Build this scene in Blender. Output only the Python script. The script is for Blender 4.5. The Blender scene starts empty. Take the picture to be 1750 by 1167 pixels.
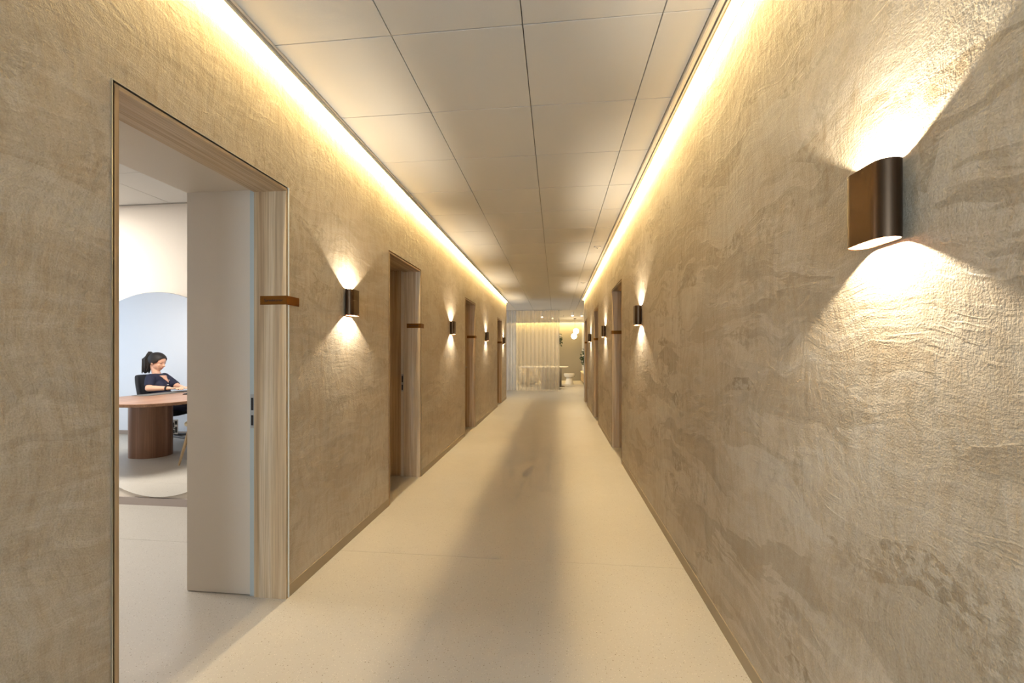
import bpy, bmesh, math, random
from mathutils import Vector, Matrix, Euler
random.seed(7)
SC = bpy.context.scene
C = SC.collection
PI = math.pi

# ------------------------------------------------------------------ camera
cam_d = bpy.data.cameras.new('camera')
cam = bpy.data.objects.new('camera', cam_d); C.objects.link(cam)
cam.location = (0, 0, 1.25)
cam.rotation_euler = (PI/2, 0, math.atan(75/705))
cam_d.sensor_width = 36; cam_d.lens = 705/1750*36
cam_d.shift_y = 20.5/1750
cam_d.clip_start = 0.02; cam_d.clip_end = 200
SC.camera = cam

# ------------------------------------------------------------------ exposure, world, large lights
vs = SC.view_settings
vs.view_transform = 'Standard'; vs.look = 'None'; vs.gamma = 1.0; vs.use_curve_mapping = False
vs.exposure = 1.08
SC.cycles.max_bounces = 8; SC.cycles.diffuse_bounces = 5; SC.cycles.glossy_bounces = 4
SC.cycles.use_adaptive_sampling = True; SC.cycles.adaptive_threshold = .07; SC.cycles.adaptive_min_samples = 20
SC.cycles.transparent_max_bounces = 12
SC.cycles.sample_clamp_indirect = 6.0
SC.cycles.use_denoising = True
SC.cycles.caustics_reflective = False; SC.cycles.caustics_refractive = False

W = bpy.data.worlds.new('world'); SC.world = W; W.use_nodes = True
W.node_tree.nodes['Background'].inputs[0].default_value = (.75, .87, 1, 1)
W.node_tree.nodes['Background'].inputs[1].default_value = .35

LW = dict(corridor_fill=58, room_window=13, room_ceiling=44, lobby_window=70, lobby_cove=52, cove=112, sconce=4.4)
WARM = (1.0, .72, .30); SCONCE = (1.0, .88, .68); DAY = (.66, .83, 1.0)

def area(name, loc, rot, sx, sy, power, color, parent=None, shape='RECTANGLE', spread=PI):
    d = bpy.data.lights.new(name, 'AREA'); d.shape = shape; d.size = sx
    if shape in ('RECTANGLE', 'ELLIPSE'): d.size_y = sy
    d.energy = power; d.color = color; d.spread = spread
    o = bpy.data.objects.new(name, d); C.objects.link(o)
    o.location = loc; o.rotation_euler = rot; o.parent = parent
    return o

# daylight of the room and lobby windows, plus corridor fill in an added window (each sits in a window opening built below)
area('corridor_daylight_fill', (-.31, -3.02, 1.35), (PI/2, 0, 0), 1.7, 2.1, LW['corridor_fill'], DAY)  # unseen source added behind the camera, cool fill for the near corridor
area('daylight_room_window', (-7.44, 1.72, 1.35), (PI/2, 0, -PI/2), 2.0, 1.9, LW['room_window'], (.66, .82, 1))
area('daylight_lobby_window', (-6.42, 13.4, 1.4), (PI/2, 0, -PI/2), 3.6, 2.2, LW['lobby_window'], (.72, .85, 1))

# ------------------------------------------------------------------ constants of the corridor
XL, XR = -1.365, .745          # plaster faces
XLB, XRB = -1.93, 1.30         # backs of the two thick walls
YB, YEL, YER = -3.1, 11.35, 11.15
ZC = 2.70                      # ceiling tiles
ZT = 2.95                      # slab above
DH = 2.10                      # opening height
LD = [(1.135, 1.987), (3.262, 4.075), (6.12, 6.93), (9.57, 10.38)]
RD = [(4.79, 5.63), (7.42, 8.25), (10.0, 10.80)]
LS = [2.59, 5.27, 7.97, 10.66]
RS = [1.012, 3.72, 6.34, 8.95]
YM = 3.07                      # wall with the round mirror
ROOM_Y0, ROOM_X0, ROOM_Z = .38, -7.5, 2.478

# ------------------------------------------------------------------ materials
def nmat(name):
    m = bpy.data.materials.new(name); m.use_nodes = True
    nt = m.node_tree; b = nt.nodes['Principled BSDF']
    return m, nt, b
def N(nt, t, **kw):
    n = nt.nodes.new(t)
    for k, v in kw.items():
        if k.startswith('i_'): n.inputs[k[2:].replace('_', ' ')].default_value = v
        else: setattr(n, k, v)
    return n
def S(h):  # sRGB 0-255 -> linear
    return tuple((c/255/12.92 if c/255 <= .04045 else ((c/255+.055)/1.055)**2.4) for c in h)+(1,)
def math_(nt, op, a, b=None, c=None):
    n = nt.nodes.new('ShaderNodeMath'); n.operation = op
    for i, v in enumerate((a, b, c)):
        if v is None: continue
        if isinstance(v, (int, float)): n.inputs[i].default_value = v
        else: nt.links.new(v, n.inputs[i])
    return n.outputs[0]
def vmath(nt, op, a, b):
    n = nt.nodes.new('ShaderNodeVectorMath'); n.operation = op
    for i, v in enumerate((a, b)):
        if isinstance(v, tuple): n.inputs[i].default_value = v
        elif isinstance(v, (int, float)): n.inputs['Scale'].default_value = v
        else: nt.links.new(v, n.inputs[i])
    return n.outputs[0]
def ramp(nt, fac, stops):
    n = nt.nodes.new('ShaderNodeValToRGB'); cr = n.color_ramp
    while len(cr.elements) < len(stops): cr.elements.new(.5)
    for e, (p, c) in zip(cr.elements, stops):
        e.position = p; e.color = c if len(c) == 4 else tuple(c)+(1,)
    nt.links.new(fac, n.inputs[0]); return n.outputs[0]
def mix(nt, fac, a, b, bt='MIX'):
    n = nt.nodes.new('ShaderNodeMix'); n.data_type = 'RGBA'; n.blend_type = bt
    for k, v in ((0, fac), (6, a), (7, b)):
        if isinstance(v, (int, float)): n.inputs[k].default_value = v
        elif isinstance(v, tuple): n.inputs[k].default_value = v
        else: nt.links.new(v, n.inputs[k])
    return n.outputs[2]
def noise(nt, vec, scale, detail=4, rough=.5, dist=0):
    n = nt.nodes.new('ShaderNodeTexNoise'); n.inputs['Scale'].default_value = scale
    n.inputs['Detail'].default_value = detail; n.inputs['Roughness'].default_value = rough
    n.inputs['Distortion'].default_value = dist
    nt.links.new(vec, n.inputs['Vector']); return n
def mapping(nt, vec, scale=(1, 1, 1), rot=(0, 0, 0), loc=(0, 0, 0)):
    n = nt.nodes.new('ShaderNodeMapping')
    n.inputs['Scale'].default_value = scale; n.inputs['Rotation'].default_value = rot; n.inputs['Location'].default_value = loc
    nt.links.new(vec, n.inputs['Vector']); return n.outputs[0]
def objco(nt):
    return nt.nodes.new('ShaderNodeTexCoord').outputs['Object']
def bump(nt, b, h, strength, dist):
    n = nt.nodes.new('ShaderNodeBump'); n.inputs['Strength'].default_value = strength
    n.inputs['Distance'].default_value = dist
    nt.links.new(h, n.inputs['Height']); nt.links.new(n.outputs[0], b.inputs['Normal'])

def plain(name, col, rough=.5, metal=0, spec=.5, nscale=0, namt=.08, bumpd=0):
    m, nt, b = nmat(name)
    b.inputs['Roughness'].default_value = rough; b.inputs['Metallic'].default_value = metal
    b.inputs['Specular IOR Level'].default_value = spec
    c = S(col)
    if nscale:
        o = objco(nt); n = noise(nt, o, nscale, 5, .6)
        lo = tuple(x*(1-namt) for x in c[:3])+(1,); hi = tuple(min(1, x*(1+namt)) for x in c[:3])+(1,)
        nt.links.new(mix(nt, n.outputs['Fac'], lo, hi), b.inputs['Base Color'])
        if bumpd: bump(nt, b, n.outputs['Fac'], 1, bumpd)
    else: b.inputs['Base Color'].default_value = c
    return m

def stucco(name, seed, amt=1.0, rot=0.0):
    # everything is evaluated in the plane of the wall (y, z), so the textures are two-dimensional
    m, nt, b = nmat(name)
    sx = nt.nodes.new('ShaderNodeSeparateXYZ'); nt.links.new(objco(nt), sx.inputs[0])
    cx = nt.nodes.new('ShaderNodeCombineXYZ'); nt.links.new(math_(nt, 'ADD', sx.outputs[1], seed), cx.inputs[0]); nt.links.new(math_(nt, 'ADD', sx.outputs[2], seed*.37), cx.inputs[1])
    P0 = cx.outputs[0]
    def n2(vec, sc, det, ro=.55):
        n = noise(nt, vec, sc, det, ro); n.noise_dimensions = '2D'; return n
    w = vmath(nt, 'SCALE', vmath(nt, 'SUBTRACT', n2(P0, 1.9, 2, .55).outputs['Color'], (.5, .5, .5)), .22)
    P = vmath(nt, 'ADD', P0, w)
    def plate(sc, rot, off):
        v = nt.nodes.new('ShaderNodeTexVoronoi'); v.voronoi_dimensions = '2D'; v.inputs['Scale'].default_value = 1
        nt.links.new(mapping(nt, P, sc, (0, 0, rot), (off, off*.7, 0)), v.inputs['Vector'])
        q = nt.nodes.new('ShaderNodeSeparateColor'); nt.links.new(v.outputs['Color'], q.inputs[0]); return q.outputs[0]
    a1 = plate((4.5, 12, 1), .42, 3.1)
    a2 = plate((15, 5.2, 1), -.2, 9.7)
    st = n2(mapping(nt, P, (4.5, 26, 1), (0, 0, .42)), 1.0, 5, .68).outputs['Fac']
    st2 = n2(mapping(nt, P, (30, 5, 1), (0, 0, -.12)), 1.0, 5, .68).outputs['Fac']
    big = n2(P0, 1.5, 3).outputs['Fac']
    mid = n2(P0, 34, 3, .65).outputs['Fac']
    fine = n2(P0, 210, 2, .6).outputs['Fac']
    a3 = plate((2.0, 6.0, 1), .30+rot, 5.9)
    ln = n2(mapping(nt, P, (1.3, 7.5, 1), (0, 0, .30+rot)), 1.0, 4, .6).outputs['Fac']
    msk = ramp(nt, n2(P0, 5.5, 3, .6).outputs['Fac'], [(.46, (0, 0, 0)), (.62, (1, 1, 1))])
    ridge = ramp(nt, math_(nt, 'ABSOLUTE', math_(nt, 'SUBTRACT', ln, .5)), [(0, (1, 1, 1)), (.022, (0, 0, 0))])
    step = ramp(nt, ln, [(.50, (0, 0, 0)), (.515, (1, 1, 1))])
    brk = ramp(nt, mid, [(.42, (0, 0, 0)), (.58, (1, 1, 1))])
    sm = math_(nt, 'MULTIPLY', ramp(nt, a2, [(.80, (0, 0, 0)), (.84, (1, 1, 1))]), brk)
    sm2 = math_(nt, 'MULTIPLY', ramp(nt, a1, [(.84, (0, 0, 0)), (.86, (1, 1, 1))]), brk)
    smear = math_(nt, 'MULTIPLY', math_(nt, 'MAXIMUM', math_(nt, 'MULTIPLY', sm, .7), sm2), ramp(nt, big, [(.40, (.25, .25, .25)), (.6, (1, 1, 1))]))
    col = mix(nt, ramp(nt, big, [(.3, (0, 0, 0)), (.7, (1, 1, 1))]), S((182, 168, 147)), S((199, 189, 172)))
    col = mix(nt, ramp(nt, st2, [(.40, (0, 0, 0)), (.72, (.6, .6, .6))]), col, S((170, 150, 122)))
    col = mix(nt, ramp(nt, st, [(.50, (0, 0, 0)), (.75, (.6, .6, .6))]), col, S((202, 194, 180)))
    col = mix(nt, math_(nt, 'MULTIPLY', smear, min(.9, .42*amt)), col, S((138, 120, 94)))
    col = mix(nt, math_(nt, 'MULTIPLY', math_(nt, 'MULTIPLY', step, a3), .30*amt), col, S((142, 125, 101)))
    col = mix(nt, math_(nt, 'MULTIPLY', ramp(nt, a3, [(.0, (1, 1, 1)), (.25, (0, 0, 0))]), .30*amt), col, S((196, 190, 178)))
    col = mix(nt, ramp(nt, fine, [(.35, (.20, .20, .20)), (.6, (0, 0, 0))]), col, S((112, 98, 76)))
    nt.links.new(col, b.inputs['Base Color'])
    b.inputs['Roughness'].default_value = .55; b.inputs['Specular IOR Level'].default_value = .4
    h = math_(nt, 'MULTIPLY', a1, .20)
    h = math_(nt, 'MULTIPLY_ADD', a2, .14, h)
    h = math_(nt, 'MULTIPLY_ADD', st, .52, h)
    h = math_(nt, 'MULTIPLY_ADD', st2, .60, h)
    h = math_(nt, 'MULTIPLY_ADD', mid, .34, h)
    h = math_(nt, 'MULTIPLY_ADD', fine, .24, h)
    h = math_(nt, 'MULTIPLY_ADD', smear, -.22, h)
    h = math_(nt, 'MULTIPLY_ADD', math_(nt, 'MULTIPLY', ridge, msk), .13*amt, h)
    h = math_(nt, 'MULTIPLY_ADD', math_(nt, 'MULTIPLY', step, a3), .07*amt, h)
    h = math_(nt, 'MULTIPLY_ADD', a3, .10*amt, h)
    bump(nt, b, h, .9, .0018+.0015*amt)
    return m

def wood(name, lo, mid_, hi, axis, rough=.45, grain=1.0):
    m, nt, b = nmat(name)
    o = objco(nt)
    sc = {'x': (.45, 22, 22), 'y': (22, .45, 22), 'z': (22, 22, .45)}[axis]
    sc = tuple(s*grain for s in sc)
    q = mapping(nt, o, sc)
    n1 = noise(nt, q, 1.0, 4, .55, .6).outputs['Fac']
    n2 = noise(nt, mapping(nt, q, (8, 8, 5)), 1.0, 4, .7).outputs['Fac']
    c = ramp(nt, n1, [(.30, S(lo)), (.5, S(mid_)), (.68, S(hi))])
    c = mix(nt, math_(nt, 'MULTIPLY', ramp(nt, n2, [(.40, (1, 1, 1)), (.55, (0, 0, 0))]), .35), c, S(tuple(x*.72 for x in lo)))
    nt.links.new(c, b.inputs['Base Color']); b.inputs['Roughness'].default_value = rough
    b.inputs['Specular IOR Level'].default_value = .4
    bump(nt, b, n2, .25, .0012)
    return m

def floor_mat():
    m, nt, b = nmat('speckled_linoleum')
    o = objco(nt)
    base = noise(nt, o, 2.2, 4, .5).outputs['Fac']
    col = mix(nt, base, S((178, 171, 160)), S((185, 179, 169)))
    for sc, th, dk, amt in ((95, .10, (150, 135, 112), .75), (60, .075, (120, 104, 84), .8), (130, .12, (222, 214, 198), .6)):
        v = nt.nodes.new('ShaderNodeTexVoronoi'); v.voronoi_dimensions = '2D'; v.inputs['Scale'].default_value = sc; nt.links.new(o, v.inputs['Vector'])
        s = nt.nodes.new('ShaderNodeSeparateColor'); nt.links.new(v.outputs['Color'], s.inputs[0])
        keep = math_(nt, 'GREATER_THAN', s.outputs[0], .72)
        dot = math_(nt, 'LESS_THAN', v.outputs['Distance'], math_(nt, 'MULTIPLY', s.outputs[1], th*2))
        col = mix(nt, math_(nt, 'MULTIPLY', math_(nt, 'MULTIPLY', keep, dot), amt), col, S(dk))
    nt.links.new(col, b.inputs['Base Color'])
    n = noise(nt, o, 9, 3, .5).outputs['Fac']
    nt.links.new(math_(nt, 'MULTIPLY_ADD', n, .12, .36), b.inputs['Roughness'])
    b.inputs['Specular IOR Level'].default_value = .45
    bump(nt, b, noise(nt, o, 60, 2, .5).outputs['Fac'], .12, .001)
    return m

def tile_mat(name, col):
    m, nt, b = nmat(name)
    o = nt.nodes.new('ShaderNodeTexCoord').outputs['Object']
    n = noise(nt, o, 240, 3, .6).outputs['Fac']
    c = S(col); nt.links.new(mix(nt, n, tuple(x*.94 for x in c[:3])+(1,), c), b.inputs['Base Color'])
    b.inputs['Roughness'].default_value = .85; b.inputs['Specular IOR Level'].default_value = .2
    bump(nt, b, n, .35, .0008)
    return m

def metal(name, col, rough, axis_scale=(80, 80, 1.5)):
    m, nt, b = nmat(name)
    n = noise(nt, mapping(nt, objco(nt), axis_scale), 3, 3, .6).outputs['Fac']
    c = S(col); nt.links.new(mix(nt, n, tuple(x*.85 for x in c[:3])+(1,), tuple(min(1, x*1.12) for x in c[:3])+(1,)), b.inputs['Base Color'])
    nt.links.new(math_(nt, 'MULTIPLY_ADD', n, .12, rough), b.inputs['Roughness'])
    b.inputs['Metallic'].default_value = 1
    return m

def emit(name, col, strength):
    m, nt, b = nmat(name)
    b.inputs['Base Color'].default_value = (.8, .8, .8, 1)
    b.inputs['Emission Color'].default_value = col+(1,) if len(col) == 3 else col
    b.inputs['Emission Strength'].default_value = strength
    return m

def sheer(name, col, transp, dens=1.0):
    m, nt, b = nmat(name)
    nt.nodes.remove(b)
    out = nt.nodes['Material Output']
    o = objco(nt)
    n = noise(nt, mapping(nt, o, (60, 60, 1)), 1, 2, .5).outputs['Fac']
    c = S(col)
    cc = mix(nt, n, tuple(x*.9 for x in c[:3])+(1,), c)
    d = N(nt, 'ShaderNodeBsdfDiffuse'); t = N(nt, 'ShaderNodeBsdfTranslucent'); tr = N(nt, 'ShaderNodeBsdfTransparent')
    nt.links.new(cc, d.inputs[0]); nt.links.new(cc, t.inputs[0])
    m1 = N(nt, 'ShaderNodeMixShader'); m1.inputs[0].default_value = .5
    nt.links.new(d.outputs[0], m1.inputs[1]); nt.links.new(t.outputs[0], m1.inputs[2])
    m2 = N(nt, 'ShaderNodeMixShader'); m2.inputs[0].default_value = transp
    nt.links.new(m1.outputs[0], m2.inputs[1]); nt.links.new(tr.outputs[0], m2.inputs[2])
    nt.links.new(m2.outputs[0], out.inputs[0])
    return m

M = {}
M['stucco_l'] = stucco('troweled_plaster_a', 2.7, .8)
M['stucco_r'] = stucco('troweled_plaster_b', 13.4, 1.5, -.25)
M['floor'] = floor_mat()
M['tile'] = tile_mat('ceiling_tile_white', (214, 213, 210))
M['grid'] = plain('ceiling_grid_dark', (96, 88, 74), .8)
M['profile'] = plain('profile_cream', (236, 230, 218), .45, nscale=20, namt=.02)
M['groove'] = plain('profile_groove_grey', (150, 146, 138), .5)
M['cove'] = plain('cove_white', (238, 234, 224), .8, nscale=8, namt=.02)
M['base'] = plain('baseboard_taupe', (158, 142, 116), .45, nscale=30, namt=.05)
oak = ((164, 136, 103), (191, 166, 132), (209, 191, 164))
M['oak_x'] = wood('oak_veneer_across', *oak, 'x')
M['oak_y'] = wood('oak_veneer_header', *oak, 'y')
M['oak_z'] = wood('oak_veneer_upright', *oak, 'z')
M['walnut_z'] = wood('walnut_upright', (104, 72, 54), (126, 90, 68), (142, 105, 82), 'z', .4, .8)
M['walnut_y'] = wood('walnut_top', (124, 92, 72), (146, 111, 88), (160, 126, 102), 'y', .34, .8)
M['gray'] = plain('reveal_grey_laminate', (206, 196, 182), .5, nscale=180, namt=.05, bumpd=.0004)
M['steel'] = plain('frame_blue_grey', (176, 186, 186), .4, nscale=60, namt=.02)
M['creamsteel'] = plain('frame_cream', (205, 192, 168), .4, nscale=60, namt=.02)
M['bead'] = metal('bead_aluminium', (205, 205, 200), .3)
M['beadwhite'] = plain('bead_white', (232, 234, 232), .35)
M['beadtan'] = metal('bead_bronze', (150, 126, 92), .4)
M['lock'] = metal('lock_stainless', (170, 170, 168), .32)
M['black'] = plain('void_black', (14, 13, 12), .6)
M['gap'] = plain('shadow_gap_brown', (70, 54, 34), .7)
M['bronze'] = metal('sconce_bronze', (84, 67, 52), .33, (60, 60, 1.2))
M['copper'] = metal('sconce_liner_copper', (205, 146, 112), .42)
M['bulb'] = emit('sconce_lamp_glow', (1, .78, .46), 10)
M['brass'] = metal('sign_bronze', (122, 78, 30), .45, (3, 3, 90))
M['letter'] = plain('lettering_dark', (20, 13, 8), .6)
M['white'] = plain('white_plastic', (232, 230, 224), .4)
M['roomwall'] = plain('room_paint_cream', (226, 216, 202), .75, nscale=60, namt=.015)
M['roomwhite'] = plain('room_paint_white', (224, 230, 240), .75, nscale=60, namt=.01)
M['skirt'] = plain('skirting_grey', (158, 146, 138), .5, nscale=40, namt=.03)
m_, nt_, b_ = nmat('mirror_silver')
b_.inputs['Metallic'].default_value = 1; b_.inputs['Roughness'].default_value = .012; b_.inputs['Base Color'].default_value = (.95, .955, .95, 1)
M['mirror'] = m_
m_, nt_, b_ = nmat('window_glass'); nt_.nodes.remove(b_)
g_ = N(nt_, 'ShaderNodeBsdfGlossy'); g_.inputs['Roughness'].default_value = .02
t_ = N(nt_, 'ShaderNodeBsdfTransparent'); x_ = N(nt_, 'ShaderNodeMixShader'); f_ = N(nt_, 'ShaderNodeFresnel'); f_.inputs['IOR'].default_value = 1.45
nt_.links.new(f_.outputs[0], x_.inputs[0]); nt_.links.new(t_.outputs[0], x_.inputs[1]); nt_.links.new(g_.outputs[0], x_.inputs[2])
nt_.links.new(x_.outputs[0], nt_.nodes['Material Output'].inputs[0])
M['glass'] = m_
M['olive'] = plain('lobby_wall_olive', (150, 142, 124), .8, nscale=50, namt=.02)

# ------------------------------------------------------------------ helpers
def obj(name, bm, mat, parent=None, smooth=False):
    me = bpy.data.meshes.new(name)
    bmesh.ops.recalc_face_normals(bm, faces=bm.faces)
    if smooth:
        for f in bm.faces: f.smooth = True
        for e in bm.edges:
            if len(e.link_faces) == 2 and e.calc_face_angle(0) > .7: e.smooth = False
    bm.to_mesh(me); bm.free()
    for mm in (mat if isinstance(mat, (list, tuple)) else [mat]):
        if mm is not None: me.materials.append(M[mm] if isinstance(mm, str) else mm)
    o = bpy.data.objects.new(name, me); C.objects.link(o); o.parent = parent
    return o
def box(bm, x0, x1, y0, y1, z0, z1, bev=0):
    r = bmesh.ops.create_cube(bm, size=1)
    vs_ = r['verts']
    for v in vs_:
        v.co = Vector(((x0+x1)/2+v.co.x*(x1-x0), (y0+y1)/2+v.co.y*(y1-y0), (z0+z1)/2+v.co.z*(z1-z0)))
    if bev:
        es = list({e for v in vs_ for e in v.link_edges})
        bmesh.ops.bevel(bm, geom=es, offset=bev, segments=2, profile=.5, affect='EDGES')
    return bm
def nb(): return bmesh.new()
def bx(*a, **k): return box(nb(), *a, **k)
def tag(o, label, cat=None, group=None, kind=None):
    o['label'] = label
    if cat: o['category'] = cat
    if group: o['group'] = group
    if kind: o['kind'] = kind
    return o
def thing(name, label, cat, loc=(0, 0, 0), rz=0, group=None, kind=None):
    o = bpy.data.objects.new(name, None); C.objects.link(o); o.empty_display_size = .1
    o.location = loc; o.rotation_euler = (0, 0, rz)
    return tag(o, label, cat, group, kind)
def copy_tree(o, parent=None):
    c = o.copy(); C.objects.link(c); c.parent = parent
    for ch in list(o.children): copy_tree(ch, c)
    return c
def prism(bm, pts, z0, z1):
    lo = [bm.verts.new((x, y, z0)) for x, y in pts]; hi = [bm.verts.new((x, y, z1)) for x, y in pts]
    n = len(pts)
    bm.faces.new(lo[::-1]); bm.faces.new(hi)
    for i in range(n): bm.faces.new((lo[i], lo[(i+1) % n], hi[(i+1) % n], hi[i]))
    return bm
def lathe(bm, prof, n=24, cx=0, cy=0):
    rings = []
    for r, z in prof:
        if r < 1e-5: rings.append([bm.verts.new((cx, cy, z))])
        else: rings.append([bm.verts.new((cx+r*math.cos(2*PI*i/n), cy+r*math.sin(2*PI*i/n), z)) for i in range(n)])
    for a, b in zip(rings, rings[1:]):
        for i in range(n):
            j = (i+1) % n
            if len(a) == 1 and len(b) > 1: bm.faces.new((a[0], b[j], b[i]))
            elif len(b) == 1 and len(a) > 1: bm.faces.new((a[i], a[j], b[0]))
            elif len(a) > 1: bm.faces.new((a[i], a[j], b[j], b[i]))
    return bm
def tube(bm, pts, rad, n=8, cap=True):
    pts = [Vector(p) for p in pts]; rads = rad if isinstance(rad, (list, tuple)) else [rad]*len(pts)
    rings = []
    for i, p in enumerate(pts):
        d = (pts[min(i+1, len(pts)-1)]-pts[max(i-1, 0)]).normalized()
        a = d.orthogonal().normalized() if i == 0 else (prev - d*prev.dot(d)).normalized()
        prev = a; b = d.cross(a)
        rings.append([bm.verts.new(p+(a*math.cos(2*PI*k/n)+b*math.sin(2*PI*k/n))*rads[i]) for k in range(n)])
    for r0, r1 in zip(rings, rings[1:]):
        for k in range(n): bm.faces.new((r0[k], r0[(k+1) % n], r1[(k+1) % n], r1[k]))
    if cap: bm.faces.new(rings[0][::-1]); bm.faces.new(rings[-1])
    return bm
def ball(bm, c, r, sc=(1, 1, 1), rot=None, u=20, v=14):
    res = bmesh.ops.create_uvsphere(bm, u_segments=u, v_segments=v, radius=1)
    R = rot.to_matrix() if rot else Matrix.Identity(3)
    for w in res['verts']:
        w.co = Vector(c) + R @ Vector((w.co.x*r*sc[0], w.co.y*r*sc[1], w.co.z*r*sc[2]))
    return res['verts']
def capsule(bm, a, b, ra, rb, n=14):
    a, b = Vector(a), Vector(b)
    tube(bm, [a, b], [ra, rb], n); ball(bm, a, ra, u=n, v=10); ball(bm, b, rb, u=n, v=10)
def rrect(x0, x1, y0, y1, r, n=10):
    pts = []
    for cx, cy, a0 in ((x1-r, y1-r, 0), (x0+r, y1-r, PI/2), (x0+r, y0+r, PI), (x1-r, y0+r, 1.5*PI)):
        for i in range(n+1):
            a = a0+PI/2*i/n; pts.append((cx+r*math.cos(a), cy+r*math.sin(a)))
    return pts

# ------------------------------------------------------------------ structure: floor
fl = obj('floor', bx(XLB-6.2, 2.3, YB-.3, 21.5, -.12, -.012), M['grid'])
tag(fl, 'cream speckled linoleum floor of the corridor', 'floor', kind='structure')
for (y0, y1) in ((YB-.3, 2.489), (2.4905, 8.20), (8.2015, 21.5)):
    obj('linoleum_sheet', bx(XLB-6.2, 2.3, y0, y1, -.012, 0), 'floor', fl)

# ------------------------------------------------------------------ structure: corridor walls
def wall(name, xa, xb, y0, y1, doors, mat, label):
    bm = nb(); y = y0
    for a, b in doors:
        box(bm, xa, xb, y, a, 0, ZT); box(bm, xa, xb, a, b, DH, ZT); y = b
    box(bm, xa, xb, y, y1, 0, ZT)
    return tag(obj(name, bm, mat), label, 'wall', kind='structure')
wall('wall_left', XLB, XL, YB, YEL, LD, 'stucco_l', 'beige troweled plaster wall with the open consulting room doorway')
wall('wall_right', XR, XRB, YB, YER, RD, 'stucco_r', 'beige troweled plaster wall carrying the large near bronze sconce')

def baseboard(name, x, s, y0, y1, doors, label):
    root = thing(name, label, 'baseboard', kind='structure')
    y = y0
    for a, b in list(doors)+[(y1, None)]:
        obj('skirting_board', bx(min(x, x+s*.004), max(x, x+s*.004), y, a, 0, .062), 'base', root)
        y = b
baseboard('baseboard_left', XL, 1, YB, YEL, LD, 'low taupe skirting along the wall with the consulting room')
baseboard('baseboard_right', XR, -1, YB, YER, RD, 'low taupe skirting under the wall with the big sconce')

# ------------------------------------------------------------------ structure: ceiling with tiles and light coves
LIP_L, LIP_R, ZL = -1.321, .701, 2.66
ce = obj('ceiling', bx(-1.322, .70, YB, 13.95, 2.722, 2.76), 'grid')
tag(ce, 'white tiled ceiling running along the whole corridor', 'ceiling', kind='structure')
cols = [(-1.328+.006, -.747), (-.747, -.146), (-.146, .454), (.454, .655)]
meshes = {}
rows = [1.815+.603*k for k in range(-9, 21)]
g = .0022
for (xa, xb) in cols:
    for y in rows:
        y1 = min(y+.603, 13.95)
        if y < YB: continue
        if y1-y < .05: continue
        key = (round(xa, 3), round(y1-y, 3))
        if key not in meshes:
            t = obj('ceiling_tile', bx(g, xb-xa-g, g, y1-y-g, 0, .02, bev=.0015), 'tile', ce); meshes[key] = t.data
        else:
            t = bpy.data.objects.new('ceiling_tile', meshes[key]); C.objects.link(t); t.parent = ce
        t.location = (xa, y, ZC)
# edge profiles of the coves
obj('edge_profile', bx(LIP_L, LIP_L+.004, YB, YEL, ZL, 2.76), 'profile', ce)
obj('edge_profile', bx(LIP_L+.004, LIP_L+.010, YB, YEL, ZL+.012, ZL+.020), 'groove', ce)
obj('edge_profile', bx(.658, .664, YB, YEL, 2.678, 2.722), 'profile', ce)
obj('edge_profile', bx(.664, .680, YB, YEL, 2.676, 2.682), 'profile', ce)
obj('edge_profile', bx(.680, .688, YB, YEL, 2.682, 2.688), 'groove', ce)
obj('edge_profile', bx(.688, LIP_R, YB, YEL, 2.672, 2.678), 'profile', ce)
obj('edge_profile', bx(LIP_R-.003, LIP_R, YB, YEL, 2.672, 2.76), 'profile', ce)
obj('ceiling_slab', bx(-7.2, 2.3, YB-.3, 21.5, ZT, ZT+.1), 'cove', ce)
# dark joint on the plaster of the right-hand wall
obj('joint_strip', bx(XR-.0015, XR+.001, YB, YER, 2.650, 2.656), 'black', ce)
# LED strips hidden above the lips
Y0C = .8
for x, nm, y1, sg in ((LIP_L-.007, 'l', YEL, -1), (LIP_R+.007, 'r', YER, 1)):
    zs = 2.704 if nm == 'l' else 2.716
    st = obj('led_strip', bx(x-.005, x+.005, Y0C, y1, zs+.006, zs+.022), 'cove', ce)
    L = y1-Y0C
    area('cove_light', (x+sg*.004, (Y0C+y1)/2, zs), (0, -sg*math.radians(60), 0), .010, L-.02, LW['cove'], WARM, st)
    obj('cove_cap', bx(LIP_L, XL-.0, y1-.006, y1, 2.66, ZT) if nm == 'l' else bx(LIP_R, XR, y1-.006, y1, 2.672, ZT), 'cove', ce)

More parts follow.
